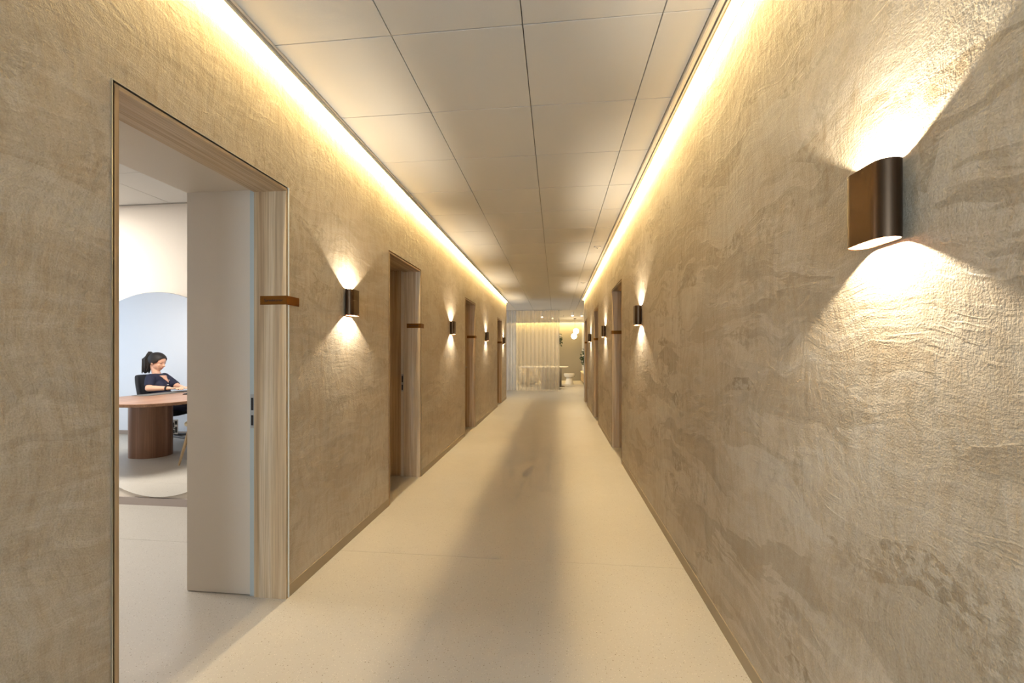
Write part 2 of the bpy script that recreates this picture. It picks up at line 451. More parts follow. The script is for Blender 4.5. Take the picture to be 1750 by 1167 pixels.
# ------------------------------------------------------------------ doorways
def doorway(n, side, a, b, label, sign_label, reveal, sign_text=None, group='wood lined doorways'):
    s = -1 if side == 'L' else 1                   # direction from the corridor into the wall
    x = XL if side == 'L' else XR
    r = thing('door_%d' % n, label, 'doorway', group=group, kind='structure')
    X = lambda d: x+s*d
    def B(d0, d1, y0, y1, z0, z1, **k): return bx(min(X(d0), X(d1)), max(X(d0), X(d1)), y0, y1, z0, z1, **k)
    gp, th, dep = .009, .0135, .175
    ya, yb, zt = a+gp, b-gp, DH-gp
    obj('jamb', B(-.001, dep, ya, ya+th, 0, zt), 'oak_z', r)
    obj('jamb', B(-.001, dep, yb-th, yb, 0, zt), 'oak_z', r)
    obj('header', B(-.001, dep, ya+th, yb-th, zt-th, zt), 'oak_y', r)
    obj('shadow_gap', B(.006, .03, a, ya, 0, DH), 'gap', r)
    obj('shadow_gap', B(.006, .03, yb, b, 0, DH), 'gap', r)
    obj('shadow_gap', B(.006, .03, ya, yb, zt, DH), 'gap', r)
    bw = .003
    obj('corner_bead', B(-.003, .006, a-.0005, a+bw, 0, DH), 'bead' if n == 1 else 'beadtan', r)
    obj('corner_bead', B(-.003, .006, b-(.006 if n == 1 else bw), b+.0005, 0, DH), 'beadwhite' if n == 1 else 'beadtan', r)
    obj('corner_bead', B(-.003, .006, a+bw, b-bw, DH-bw, DH+.0005), 'bead' if n == 1 else 'beadtan', r)
    if reveal:
        pm, fm, tm = reveal
        obj('reveal_panel', B(dep+.032, .565, yb, yb+.02, .004, DH-.005), pm, r)
        obj('reveal_panel', B(dep+.004, .565, ya-.02, ya, .004, DH-.005), pm, r)
        obj('reveal_soffit', B(dep+.004, .565, ya, yb, DH-.005, DH+.012), tm, r)
        st = obj('frame_strip', B(dep+.004, dep+.03, yb-.004, yb+.01, 0, DH-.005), fm, r)
        lk = obj('lock_plate', B(dep+.006, dep+.026, yb-.0065, yb-.004, .865, 1.04, bev=.001), 'lock', r)
        for z0, z1 in ((.88, .932), (.958, 1.022)):
            obj('lock_slot', B(dep+.009, dep+.022, yb-.0072, yb-.0064, z0, z1), 'black', lk)
        for z in (.873, .945, 1.031):
            obj('screw', B(dep+.014, dep+.017, yb-.0072, yb-.0064, z-.002, z+.002), 'groove', lk)
    if not reveal or n != 1:
        d = .19 if not reveal else .55
        lf = obj('door_leaf', B(d, d+.04, ya+.002, yb-.002, .006, DH-.012), 'oak_z', r)
        h_ = obj('door_handle', tube(nb(), [(X(d), yb-.07, 1.02), (X(d-.05), yb-.07, 1.02), (X(d-.05), yb-.19, 1.02)], .009), 'lock', lf)
    # name plate folded round the edge of the jamb
    zs = 1.499 if n == 1 else 1.509
    sg = thing('door_sign', sign_label, 'sign', group='bronze door signs')
    yf = yb-th
    obj('plate', B(-.004, .140, yf-.0025, yf-.0005, zs, zs+.045), 'brass', sg)
    obj('return_plate', B(-.0052, -.0032, yf-.0025, b+.078, zs, zs+.045), 'brass', sg)
    if sign_text:
        cu = bpy.data.curves.new('lettering', 'FONT'); cu.body = sign_text; cu.size = .0195; cu.align_x = 'LEFT'; cu.extrude = .0003
        cu.materials.append(M['letter'])
        t = bpy.data.objects.new('lettering', cu); C.objects.link(t); t.parent = sg
        t.rotation_euler = (PI/2, 0, 0)
        t.location = (X(.120) if side == 'L' else X(.02), yf-.0032, zs+.0165)
        if side == 'L': t.location.x = X(.118)
        me = bpy.data.meshes.new_from_object(t.evaluated_get(bpy.context.evaluated_depsgraph_get()))
        loc, rot = t.location.copy(), t.rotation_euler.copy(); bpy.data.objects.remove(t)
        t = bpy.data.objects.new('lettering', me); C.objects.link(t); t.parent = sg; t.location = loc; t.rotation_euler = rot
    return r
oakrev = ('oak_z', 'creamsteel', 'oak_y')
doorway(1, 'L', *LD[0], 'oak lined doorway standing open to the bright consulting room', 'bronze name plate reading Spreekkamer on the nearest open doorway',
        ('gray', 'steel', 'gray'), 'Spreekkamer')
doorway(2, 'L', *LD[1], 'second oak lined doorway along the wall, with a cream lock strip', 'bronze name plate on the second doorway, just past the first wall sconce', oakrev, 'Spreekkamer')
doorway(3, 'L', *LD[2], 'third oak lined doorway on the consulting room side of the corridor', 'bronze name plate on the third doorway of the consulting room side', None, 'Spreekkamer')
doorway(4, 'L', *LD[3], 'last oak lined doorway before the sheer curtain, consulting room side', 'bronze name plate on the last doorway before the curtain', None)
doorway(5, 'R', *RD[0], 'nearest oak lined doorway on the wall of the big sconce', 'bronze name plate on the nearest doorway of the big sconce wall', None)
doorway(6, 'R', *RD[1], 'middle oak lined doorway on the wall of the big sconce', 'bronze name plate on the middle doorway of the big sconce wall', None)
doorway(7, 'R', *RD[2], 'farthest oak lined doorway on the wall of the big sconce', 'bronze name plate on the farthest doorway of the big sconce wall', None)

# ------------------------------------------------------------------ wall sconces
SW, SD, SH, SZ = .122, .057, .168, 1.498
def stadium(w, d, n=10):
    r = d/2; p = []
    for i in range(n+1):
        a = -PI/2+PI*i/n; p.append((r*math.sin(a)*0+(w/2-r)+r*math.cos(a), r*math.sin(a)))
    q = w/2-r-.002
    p += [(q, r), (-q, r)]
    for i in range(n+1):
        a = PI/2+PI*i/n; p.append((-(w/2-r)+r*math.cos(a), r*math.sin(a)))
    p += [(-q, -r), (q, -r)]
    return p
def make_sconce(label):
    # local: x along the wall, -y towards the wall, y out into the corridor
    r = thing('wall_sconce', label, 'wall lamp', group='bronze up and down wall sconces')
    off = SD/2+.004
    def shell(w0, d0, w1, d1):
        bm = nb(); o_, i_ = stadium(w0, d0), stadium(w1, d1); n = len(o_)
        V = [[bm.verts.new((x, y+off, z)) for x, y in pts] for pts in (o_, i_) for z in (0, SH)]
        for k in range(n):
            j = (k+1) % n
            for q, w in ((0, 1), (1, 3), (3, 2), (2, 0)): bm.faces.new((V[q][k], V[q][j], V[w][j], V[w][k]))
        return bm
    o = obj('shell', shell(SW, SD, SW-.003, SD-.003), 'bronze', r, True)
    o = obj('liner', shell(SW-.0031, SD-.0031, SW-.0045, SD-.0045), 'copper', r, True); o.scale = (1, 1, .992); o.location.z = .0007
    for nm in ('shell', 'liner'):
        pass
    obj('lamp_bridge', prism(nb(), [(x, y+off) for x, y in stadium(SW-.006, SD-.006)], .078, .090), 'copper', r)
    obj('mounting_bracket', bx(-.03, .03, .0, .0042, .03, .14), 'bronze', r)
    for z, s in ((.046, 0), (.122, PI)):
        lo, hi = (.0475, .078) if s == 0 else (.090, .1205)
        lm = obj('lamp', lathe(nb(), [(0, lo), (.013, lo), (.013, hi), (0, hi)], 16, 0, off+.004), 'bulb', r)
        area('sconce_light', (0, off+.004, z-.0005 if s == 0 else z+.0005), (s, 0, 0), .018, .018, LW['sconce'], SCONCE, r, 'DISK')
    return r
sc_labels_l = ['first bronze wall sconce after the open consulting room door', 'bronze wall sconce between the second and third doorways on the consulting room side',
               'bronze wall sconce between the third and last doorways on the consulting room side', 'farthest bronze wall sconce beside the sheer curtain']
sc_labels_r = ['large near bronze wall sconce with rounded ends, closest to the viewer', 'second bronze wall sconce on the opposite wall, just before its first doorway',
               'third bronze wall sconce on the opposite wall, between its first two doorways', 'last bronze wall sconce on the opposite wall, before its farthest doorway']
first = None
for (ys, x, rz, labs) in ((RS, XR, PI/2, sc_labels_r), (LS, XL, -PI/2, sc_labels_l)):
    for y, lb in zip(ys, labs):
        if first is None: first = make_sconce(lb); o = first
        else: o = copy_tree(first)
        o['label'] = lb; o.location = (x, y, SZ); o.rotation_euler = (0, 0, rz)

# ------------------------------------------------------------------ ceiling sensors
def sensor(y, label):
    r = thing('ceiling_sensor', label, 'sensor', (.56, y, ZC-.028), group='ceiling sensors')
    obj('housing', prism(nb(), rrect(-.045, .045, -.03, .03, .012, 4), .012, .028), 'white', r)
    obj('lens', lathe(nb(), [(0, 0), (.012, .001), (.022, .006), (.026, .012), (0, .012)], 16), 'white', r, True)
    obj('detector', lathe(nb(), [(0, -.001), (.008, -.001), (.008, .004), (0, .004)], 12), 'black', r)
sensor(5.68, 'small white ceiling sensor nearer the viewer, beside the light cove')
sensor(8.55, 'small white ceiling sensor farther down the corridor')

# ------------------------------------------------------------------ end wall behind the viewer, with the window added for the fill light
bm = nb()
for q in ((XLB, -1.16, 0, ZT), (.54, XRB, 0, ZT), (-1.16, .54, 0, .25), (-1.16, .54, 2.45, ZT)):
    box(bm, q[0], q[1], YB-.1, YB, q[2], q[3])
tag(obj('wall_back', bm, 'roomwall'), 'cream end wall of the corridor around the added fill window', 'wall', kind='structure')
w = thing('window_fill', 'added unseen window behind the viewer, holding the corridor fill light', 'window', kind='structure')
for q in ((-1.16, -1.11, .25, 2.45), (.49, .54, .25, 2.45), (-1.11, .49, .25, .30), (-1.11, .49, 2.40, 2.45), (-.335, -.285, .30, 2.40)):
    obj('window_frame', bx(q[0], q[1], YB-.09, YB-.03, q[2], q[3]), 'white', w)
for x0, x1 in ((-1.11, -.335), (-.285, .49)): obj('pane', bx(x0, x1, YB-.064, YB-.056, .30, 2.40), 'glass', w)

# ------------------------------------------------------------------ consulting room
room = tag(obj('wall_room_end', bx(ROOM_X0, XLB, YM, YM+.1, 0, ZT), 'roomwall'), 'cream end wall of the consulting room carrying the round mirror', 'wall', kind='structure')
tag(obj('wall_room_back', bx(ROOM_X0, XLB, ROOM_Y0-.1, ROOM_Y0, 0, ZT), 'roomwhite'), 'white consulting room wall behind the seated woman', 'wall', kind='structure')
bm = nb()
for y0, y1, z0, z1 in ((ROOM_Y0, .7, 0, ZT), (2.74, YM, 0, ZT), (.7, 2.74, 0, .38), (.7, 2.74, 2.32, ZT)):
    box(bm, ROOM_X0-.1, ROOM_X0, y0, y1, z0, z1)
tag(obj('wall_room_side', bm, 'roomwhite'), 'white consulting room wall around its window', 'wall', kind='structure')
w = thing('window_2', 'wide window of the consulting room', 'window', kind='structure')
for y0, y1, z0, z1 in ((.7, .75, .38, 2.32), (2.69, 2.74, .38, 2.32), (.75, 2.69, .38, .43), (.75, 2.69, 2.27, 2.32), (1.695, 1.745, .43, 2.27)):
    obj('window_frame', bx(ROOM_X0-.08, ROOM_X0-.02, y0, y1, z0, z1), 'white', w)
for y0, y1 in ((.75, 1.695), (1.745, 2.69)): obj('pane', bx(ROOM_X0-.054, ROOM_X0-.046, y0, y1, .43, 2.27), 'glass', w)
bs = thing('baseboard_room', 'grey skirting of the consulting room under the round mirror', 'baseboard', kind='structure')
obj('skirting_board', bx(ROOM_X0, XLB, YM-.012, YM, 0, .062), 'skirt', bs)
obj('skirting_board', bx(ROOM_X0, XLB, ROOM_Y0, ROOM_Y0+.012, 0, .062), 'skirt', bs)
rc = obj('ceiling_room', bx(ROOM_X0, XLB, ROOM_Y0, YM, ROOM_Z+.02, ROOM_Z+.06), 'grid')
tag(rc, 'white tiled ceiling of the consulting room', 'ceiling', kind='structure')
xe = [-3.13+.6*k for k in range(-8, 3)]; ye = [2.514-.6*k for k in range(4, -2, -1)]
for i in range(len(xe)-1):
    for j in range(len(ye)-1):
        x0, x1 = max(xe[i], ROOM_X0), min(xe[i+1], XLB); y0, y1 = max(ye[j], ROOM_Y0), min(ye[j+1], YM-.006)
        if x1-x0 < .03 or y1-y0 < .03: continue
        if (i, j) in ((5, 3), (6, 3)):      # recessed LED panels
            lp = obj('led_panel', bx(x0+.004, x1-.004, y0+.004, y1-.004, ROOM_Z+.002, ROOM_Z+.02), 'white', rc)
            area('panel_light', ((x0+x1)/2, (y0+y1)/2, ROOM_Z-.001), (0, 0, 0), .56, .56, LW['room_ceiling']/2, (1, .95, .88), lp)
            continue
        t = obj('ceiling_tile', bx(x0+g, x1-g, y0+g, y1-g, ROOM_Z, ROOM_Z+.02), 'tile', rc)
obj('wall_angle', bx(ROOM_X0, XLB, YM-.02, YM, ROOM_Z-.002, ROOM_Z+.001), 'groove', rc)

# round mirror
mr = thing('round_mirror', 'large frameless round mirror on the consulting room wall reflecting a seated woman', 'mirror', (-3.264, YM, .913))
def disc_y(r, y0, y1, n=96):
    bm = nb()
    a = [bm.verts.new((r*math.cos(2*PI*i/n), y0, r*math.sin(2*PI*i/n))) for i in range(n)]
    b = [bm.verts.new((r*math.cos(2*PI*i/n), y1, r*math.sin(2*PI*i/n))) for i in range(n)]
    bm.faces.new(a); bm.faces.new(b[::-1])
    for i in range(n): bm.faces.new((a[i], a[(i+1) % n], b[(i+1) % n], b[i]))
    return bm
obj('backing', disc_y(.842, -.014, -.0125), 'groove', mr)
obj('mirror_glass', disc_y(.839, -.018, -.0142), 'mirror', mr)
obj('wall_mount', disc_y(.5, -.0123, 0, 32), 'groove', mr)

def RV(x, yv): return (x, 2*YM-.036-yv)      # a point seen in the mirror -> where it really stands

# ------------------------------------------------------------------ desk
dx0, dx1, dy0, dy1 = -5.17, -3.99, .52, 2.37
dk = thing('desk', 'walnut desk with rounded corners on a curved pedestal', 'desk', ((dx0+dx1)/2, (dy0+dy1)/2, 0))
hx, hy = (dx1-dx0)/2, (dy1-dy0)/2
o = obj('top', prism(nb(), rrect(-hx, hx, -hy, hy, .36, 16), .700, .735), 'walnut_y', dk)
md = o.modifiers.new('bevel', 'BEVEL'); md.width = .006; md.segments = 2; md.limit_method = 'ANGLE'
obj('pedestal', prism(nb(), rrect(-.585, -.145, -.09, .27, .175, 14), 0, .70), 'walnut_z', dk)
obj('pedestal', prism(nb(), rrect(.05, .40, -.75, -.45, .14, 14), 0, .70), 'walnut_z', dk)

# ------------------------------------------------------------------ office chair and woman
wx, wy, wrz = -5.385, .89, math.radians(-16)
M['chair'] = plain('chair_black_fabric', (30, 32, 38), .8, nscale=200, namt=.2)
M['chairmetal'] = plain('chair_base_grey', (120, 122, 126), .35, .6)
M['paper'] = plain('paper_tag', (225, 225, 222), .8)
ch = thing('office_chair', 'black upholstered swivel office chair the woman sits on', 'chair', (wx, wy, 0), wrz)
st = obj('seat', prism(nb(), rrect(-.24, .25, -.245, .245, .1), .40, .468), 'chair', ch)
mod = st.modifiers.new('bevel', 'BEVEL'); mod.width = .025; mod.segments = 3
bm = nb(); NU, NV = 9, 9; grid = []
for j in range(NV):
    z = .50+.46*j/(NV-1); hw = .215*(1-.18*((j/(NV-1))-.35)**2*3)
    grid.append([bm.verts.new((-.235-.10*(j/(NV-1)) + .06*((2*i/(NU-1))-1)**2, hw*((2*i/(NU-1))-1), z)) for i in range(NU)])
for j in range(NV-1):
    for i in range(NU-1): bm.faces.new((grid[j][i], grid[j][i+1], grid[j+1][i+1], grid[j+1][i]))
bk = obj('backrest', bm, 'chair', ch, True)
md = bk.modifiers.new('thick', 'SOLIDIFY'); md.thickness = .045; md.offset = 0
md = bk.modifiers.new('sub', 'SUBSURF'); md.levels = 1; md.render_levels = 1
obj('back_support', tube(nb(), [(-.12, 0, .40), (-.26, 0, .42), (-.30, 0, .55), (-.315, 0, .70)], .02), 'chair', ch)
obj('gas_column', lathe(nb(), [(0, .09), (.028, .09), (.028, .24), (.02, .25), (.02, .40), (0, .40)], 16), 'chairmetal', ch)
for k in range(5):
    a = 2*PI*k/5+.3
    lg = obj('base_arm', tube(nb(), [(.02*math.cos(a), .02*math.sin(a), .115), (.30*math.cos(a), .30*math.sin(a), .075)], [.026, .016], 8), 'chairmetal', ch)
    bm = nb()
    for s in (-1, 1):
        c0 = Vector((.31*math.cos(a), .31*math.sin(a), .028)); t_ = Vector((-math.sin(a), math.cos(a), 0))
        tube(bm, [c0+t_*s*.012, c0+t_*s*.026], .028, 14)
    obj('caster', bm, 'chair', ch)
tg = obj('instruction_tag', bx(.115, .185, .100, .102, .14, .34), 'paper', ch)
for k, (a_, b_2, c_, d_) in enumerate(((.066, .090, .15, .20), (.095, .12, .16, .24), (.066, .085, .23, .30), (.092, .12, .27, .32), (.066, .12, .21, .22))):
    obj('tag_print', bx(.115+a_-.06, .115+b_2-.06, .0985, .1035, c_, d_), 'black', tg)

def skinmat(name, col):
    m, nt, b = nmat(name)
    n = noise(nt, objco(nt), 14, 4, .5).outputs['Fac']
    c = S(col); nt.links.new(mix(nt, n, tuple(x*.9 for x in c[:3])+(1,), c), b.inputs['Base Color'])
    b.inputs['Roughness'].default_value = .5; b.inputs['Subsurface Weight'].default_value = .1
    b.inputs['Subsurface Radius'].default_value = (.01, .004, .002)
    return m
M['skin'] = skinmat('skin', (222, 172, 146))
M['navy'] = plain('navy_scrubs', (13, 18, 48), .75, nscale=60, namt=.25, bumpd=.001)
M['hair'] = plain('dark_hair', (24, 16, 13), .62, nscale=40, namt=.35)
M['shoe'] = plain('shoe_white', (215, 213, 208), .5)
M['lips'] = plain('lips', (176, 92, 86), .45)

pe = thing('person', 'woman in navy scrubs with a dark ponytail seated at the walnut desk, looking down', 'person', (wx, wy, 0), wrz)
hr = Euler((0, math.radians(20), math.radians(8)))      # head: turned towards the desk end, looking down
HC = Vector((-.125, -.005, 1.128))
HM = Matrix.Translation(HC) @ hr.to_matrix().to_4x4() @ Matrix.Scale(.94, 4)
def H(p): return HM @ Vector(p)
bm = nb()
# head: cranium, face, jaw, nose, brow, ears
ball(bm, H((-.012, 0, .03)), .1, (.98, .78, .90), hr)
ball(bm, H((.022, 0, -.025)), .1, (.70, .62, .88), hr)
ball(bm, H((.045, 0, -.082)), .1, (.36, .40, .30), hr)
tube(bm, [H((.086, 0, .012)), H((.108, 0, -.022)), H((.098, 0, -.034))], [.008, .013, .008], 10)
ball(bm, H((.106, 0, -.026)), .0125, (1, 1.25, .9), hr, 10, 8)
for s in (-1, 1):
    ball(bm, H((.072, s*.032, .020)), .02, (.7, 1.1, .4), hr, 10, 8)
    ball(bm, H((.060, s*.040, -.022)), .025, (.8, .8, .8), hr, 10, 8)
    ball(bm, H((-.012, s*.078, -.012)), .03, (.6, .32, 1.0), hr, 10, 8)
ball(bm, H((.088, 0, -.056)), .018, (.55, 1.1, .32), hr, 10, 8)
# neck and torso
capsule(bm, (-.13, 0, .93), H((-.03, 0, -.06)), .050, .046)
ball(bm, (-.13, 0, .885), .1, (.9, 1.5, .9)); ball(bm, (-.10, 0, .78), .1, (1.05, 1.35, 1.5)); ball(bm, (-.06, 0, .62), .1, (1.05, 1.35, 1.4)); ball(bm, (-.02, 0, .55), .1, (1.3, 1.65, .75))
# arms
SHL, ELL, WRL = Vector((-.125, .145, .922)), Vector((-.080, .245, .785)), Vector((.185, .295, .785))
SHR, ELR, WRR = Vector((-.125, -.145, .922)), Vector((.093, -.070, .775)), Vector((.270, .170, .790))
for a, e, w_ in ((SHL, ELL, WRL), (SHR, ELR, WRR)):
    capsule(bm, a, e, .048, .040); capsule(bm, e, w_, .042, .025)
# hands: palm, four fingers, thumb, slightly curled on the keyboard
def hand(w_, d, side):
    d = d.normalized(); up = Vector((0, 0, 1)); s_ = d.cross(up).normalized()*side
    p = w_+d*.045
    for t in (-.024, -.008, .008, .024): capsule(bm, w_+d*.008+s_*t*.7, w_+d*.085+s_*t, .014, .012, 10)
    for t, ln in ((-.027, .062), (-.009, .074), (.009, .070), (.026, .054)):
        k0 = w_+d*.088+s_*t; k1 = k0+d*ln*.5+up*.006+s_*t*.25; k2 = k1+d*ln*.32-up*.010; k3 = k2+d*ln*.2-up*.014
        capsule(bm, k0, k1, .0095, .0088, 10); capsule(bm, k1, k2, .0088, .0078, 10); capsule(bm, k2, k3, .0078, .0068, 10)
    t0 = w_+d*.030-s_*.022; t1 = t0+d*.035-s_*.026-up*.004; t2 = t1+d*.030-s_*.004-up*.008
    capsule(bm, t0, t1, .0125, .0105, 10); capsule(bm, t1, t2, .0105, .008, 10)
hand(WRL, Vector((.953, .180, .0)), -1)
hand(WRR, Vector((.70, .66, .0)), 1)
# legs
for s in (-1, 1):
    capsule(bm, (.02, s*.09, .535), (.46, s*.10, .535), .085, .060); capsule(bm, (.46, s*.10, .53), (.50, s*.10, .09), .058, .036)
    capsule(bm, (.50, s*.10, .055), (.66, s*.115, .045), .036, .030)
body = obj('body', bm, 'skin', pe, True)
md = body.modifiers.new('remesh', 'REMESH'); md.mode = 'VOXEL'; md.voxel_size = .0055; md.use_smooth_shade = True
md = body.modifiers.new('smooth', 'SMOOTH'); md.factor = .5; md.iterations = 3
# clothes
bm = nb()
ball(bm, (-.13, 0, .882), .1, (1.02, 1.62, .96)); ball(bm, (-.10, 0, .78), .1, (1.17, 1.5, 1.55)); ball(bm, (-.06, 0, .62), .1, (1.2, 1.5, 1.45)); ball(bm, (-.02, 0, .55), .1, (1.42, 1.8, .8))
for s in (-1, 1): ball(bm, (-.045, s*.066, .80), .070, (1, 1, 1))
for a, e in ((SHL, ELL), (SHR, ELR)):
    m1 = a.lerp(e, .84); tube(bm, [a-Vector((0, 0, -.0)), a.lerp(e, .3), m1], [.053, .056, .054], 16); ball(bm, a, .053, u=16, v=10)
top = obj('scrub_top', bm, 'navy', pe, True)
md = top.modifiers.new('remesh', 'REMESH'); md.mode = 'VOXEL'; md.voxel_size = .007; md.use_smooth_shade = True
md = top.modifiers.new('smooth', 'SMOOTH'); md.factor = .5; md.iterations = 4
# V neckline: skin shows as a shallow wedge lying on the chest
def wedge():
    bm = nb(); ps = []
    for (y, z) in ((-.070, .958), (.070, .958), (.046, .900), (.0, .845), (-.046, .900)):
        ps.append((y, z))
    def xs(y, z):
        best = -1
        for c, r, s_ in (((-.13, 0, .882), .1, (1.02, 1.62, .96)), ((-.10, 0, .78), .1, (1.17, 1.5, 1.55))):
            q = 1-((y-c[1])/(r*s_[1]))**2-((z-c[2])/(r*s_[2]))**2
            if q > 0: best = max(best, c[0]+r*s_[0]*math.sqrt(q))
        return best
    rowz = [.845+.011*i for i in range(10)]; rows_ = []
    for z in rowz:
        hw = .004+.062*(z-.845)/.1
        rows_.append([bm.verts.new((xs(hw*t, z)+.004, hw*t, z)) for t in (-1, -.5, 0, .5, 1)])
    for a, b in zip(rows_, rows_[1:]):
        for i in range(4): bm.faces.new((a[i], a[i+1], b[i+1], b[i]))
    return bm
o = obj('neckline', wedge(), 'skin', pe, True)
md = o.modifiers.new('thick', 'SOLIDIFY'); md.thickness = .006; md.offset = 0
bm = nb()
for s in (-1, 1):
    capsule(bm, (.0, s*.09, .53), (.46, s*.10, .535), .098, .074); capsule(bm, (.46, s*.10, .53), (.50, s*.10, .13), .074, .058)
ball(bm, (.0, 0, .52), .1, (1.4, 1.9, .78))
tr = obj('trousers', bm, 'navy', pe, True)
md = tr.modifiers.new('remesh', 'REMESH'); md.mode = 'VOXEL'; md.voxel_size = .009; md.use_smooth_shade = True
for s in (-1, 1):
    bm = nb(); ball(bm, (.51, s*.10, .045), .046, (1.1, .9, 1.0)); ball(bm, (.61, s*.113, .037), .05, (1.7, .9, .74)); box(bm, .46, .695, s*.113-.038, s*.113+.038, 0, .02, bev=.008)
    obj('shoe', bm, 'shoe', pe, True)
# hair: cap swept back to a ponytail
bm = nb()
vv = ball(bm, H((-.017, 0, .036)), .1, (1.045, .845, .955), hr, 88, 60)
inv = HM.inverted()
kill = []
for v in vv:
    q = inv @ v.co
    if q.x > .052+.55*max(0, q.z-.045) - .25*max(0, .03-q.z)*2.0 and q.z < .105: kill.append(v)
    elif q.z < -.045+(.0 if q.x < -.03 else (q.x+.03)*.75): kill.append(v)
bmesh.ops.delete(bm, geom=kill, context='VERTS')
ha = obj('hair', bm, 'hair', pe, True)
md = ha.modifiers.new('thick', 'SOLIDIFY'); md.thickness = .014; md.offset = 0
bm = nb()
base = H((-.100, 0, .072))
for k in range(70):
    a = random.uniform(0, 2*PI); rr = .038*math.sqrt(random.random())
    oy, oz = rr*math.cos(a), rr*math.sin(a); f = random.uniform(.85, 1.12)
    p0 = base+Vector((.02, oy*.35, oz*.35)); p1 = base+Vector((-.042+oz*.3, oy*1.0, .016+oz))
    p2 = base+Vector((-.075*f+oz*.9, oy*1.3, -.05*f)); p3 = base+Vector((-.070*f+oz*1.2, oy*1.5, -.13*f)); p4 = base+Vector((-.075*f+oz*.9-.02*random.random(), oy*1.3, -.225*f))
    tube(bm, [p0, p1, p2, p3, p4], [.010, .014, .014, .011, .003], 6)
obj('ponytail', bm, 'hair', pe, True)
obj('hair_tie', tube(nb(), [base+Vector((.006, 0, 0)), base+Vector((-.012, 0, .004))], .024, 14), 'black', pe)
# face details
for s in (-1, 1):
    bm = nb(); ball(bm, H((.079, s*.033, .008)), .011, (.5, 1.2, .5), hr, 10, 8); obj('eye', bm, 'hair', pe, True)
    bm = nb(); tube(bm, [H((.084, s*.016, .026)), H((.082, s*.034, .031)), H((.070, s*.050, .026))], [.003, .0036, .002], 6); obj('eyebrow', bm, 'hair', pe, True)
bm = nb(); ball(bm, H((.0935, 0, -.057)), .012, (.45, 1.5, .5), hr, 10, 8); obj('lips', bm, 'lips', pe, True)
# watch, badge, emblem
wd = (WRL-ELL).normalized(); wp = ELL.lerp(WRL, .90)
obj('watch', tube(nb(), [wp-wd*.011, wp+wd*.011], .0335, 16), 'black', pe)
def chest_x(y, z):
    b_ = -1
    for c, r, s_ in (((-.13, 0, .882), .1, (1.02, 1.62, .96)), ((-.10, 0, .78), .1, (1.17, 1.5, 1.55))):
        q = 1-((y-c[1])/(r*s_[1]))**2-((z-c[2])/(r*s_[2]))**2
        if q > 0: b_ = max(b_, c[0]+r*s_[0]*math.sqrt(q))
    for s in (-1, 1):
        q = .070**2-(y-s*.066)**2-(z-.80)**2
        if q > 0: b_ = max(b_, -.045+math.sqrt(q))
    return b_
xb = chest_x(.02, .818)
obj('name_badge', bx(xb-.004, xb+.006, .004, .036, .812, .824), 'paper', pe)
bm = nb()
for (y, z, w_, h_) in ((-.072, .868, .026, .012), (-.078, .856, .032, .010), (-.066, .844, .026, .010), (-.058, .874, .012, .010), (-.086, .844, .010, .014)):
    x_ = chest_x(y, z); box(bm, x_-.005, x_+.010, y-w_/2, y+w_/2, z-h_/2, z+h_/2)
obj('emblem', bm, 'paper', pe)

# keyboard and mat on the desk
kb = thing('keyboard', 'slim black keyboard under the hands of the woman', 'keyboard', (-4.66, 1.22, .735), math.radians(62))
obj('base', bx(-.20, .20, -.065, .065, 0, .012, bev=.003), 'black', kb)
bm = nb()
km = bx(-.011, .011, -.0095, .0095, 0, .004)
M['key'] = plain('key_dark', (44, 46, 50), .5)
k0 = None
for r_ in range(5):
    for c_ in range(14):
        if k0 is None: k0 = obj('key', km, 'key', kb); o = k0
        else: o = k0.copy(); C.objects.link(o)
        o.location = (-.175+.027*c_, -.048+.0235*r_, .012)
bm.free()
M['mat'] = plain('mat_grey', (92, 90, 86), .8, nscale=200, namt=.1)
tag(obj('desk_mat', prism(nb(), rrect(-5.13, -4.90, .95, 1.62, .02, 4), .735, .740), 'mat'), 'dark grey mat along the rounded edge of the walnut desk', 'mat')

# visitor chair
M['seatcream'] = plain('seat_cream', (222, 210, 176), .7, nscale=90, namt=.06)
vc = thing('visitor_chair', 'visitor chair with splayed oak legs and cream seat beside the desk', 'chair', (-3.955, 1.669, 0), PI)
o = obj('seat', prism(nb(), rrect(-.23, .23, -.24, .24, .1), .43, .48), 'seatcream', vc)
md = o.modifiers.new('bevel', 'BEVEL'); md.width = .02; md.segments = 3
for sx in (-1, 1):
    for sy in (-1, 1):
        obj('leg', tube(nb(), [(sx*.16, sy*.17, .44), (sx*.235, sy*.245, 0)], [.021, .011], 10), 'oak_z', vc)
bm = nb(); pts = []
for i in range(9):
    a = math.radians(-62+15.5*i); pts.append((-.24*math.cos(a)-.0, .26*math.sin(a), .72))
lo = [bm.verts.new((p[0], p[1], .58)) for p in pts]; hi = [bm.verts.new((p[0]*1.1, p[1]*1.04, .80)) for p in pts]
for i in range(8): bm.faces.new((lo[i], lo[i+1], hi[i+1], hi[i]))
o = obj('backrest', bm, 'seatcream', vc, True); md = o.modifiers.new('thick', 'SOLIDIFY'); md.thickness = .03
for sy in (-1, 1): obj('back_post', tube(nb(), [(-.19, sy*.15, .45), (-.225, sy*.14, .66)], .013, 10), 'oak_z', vc)

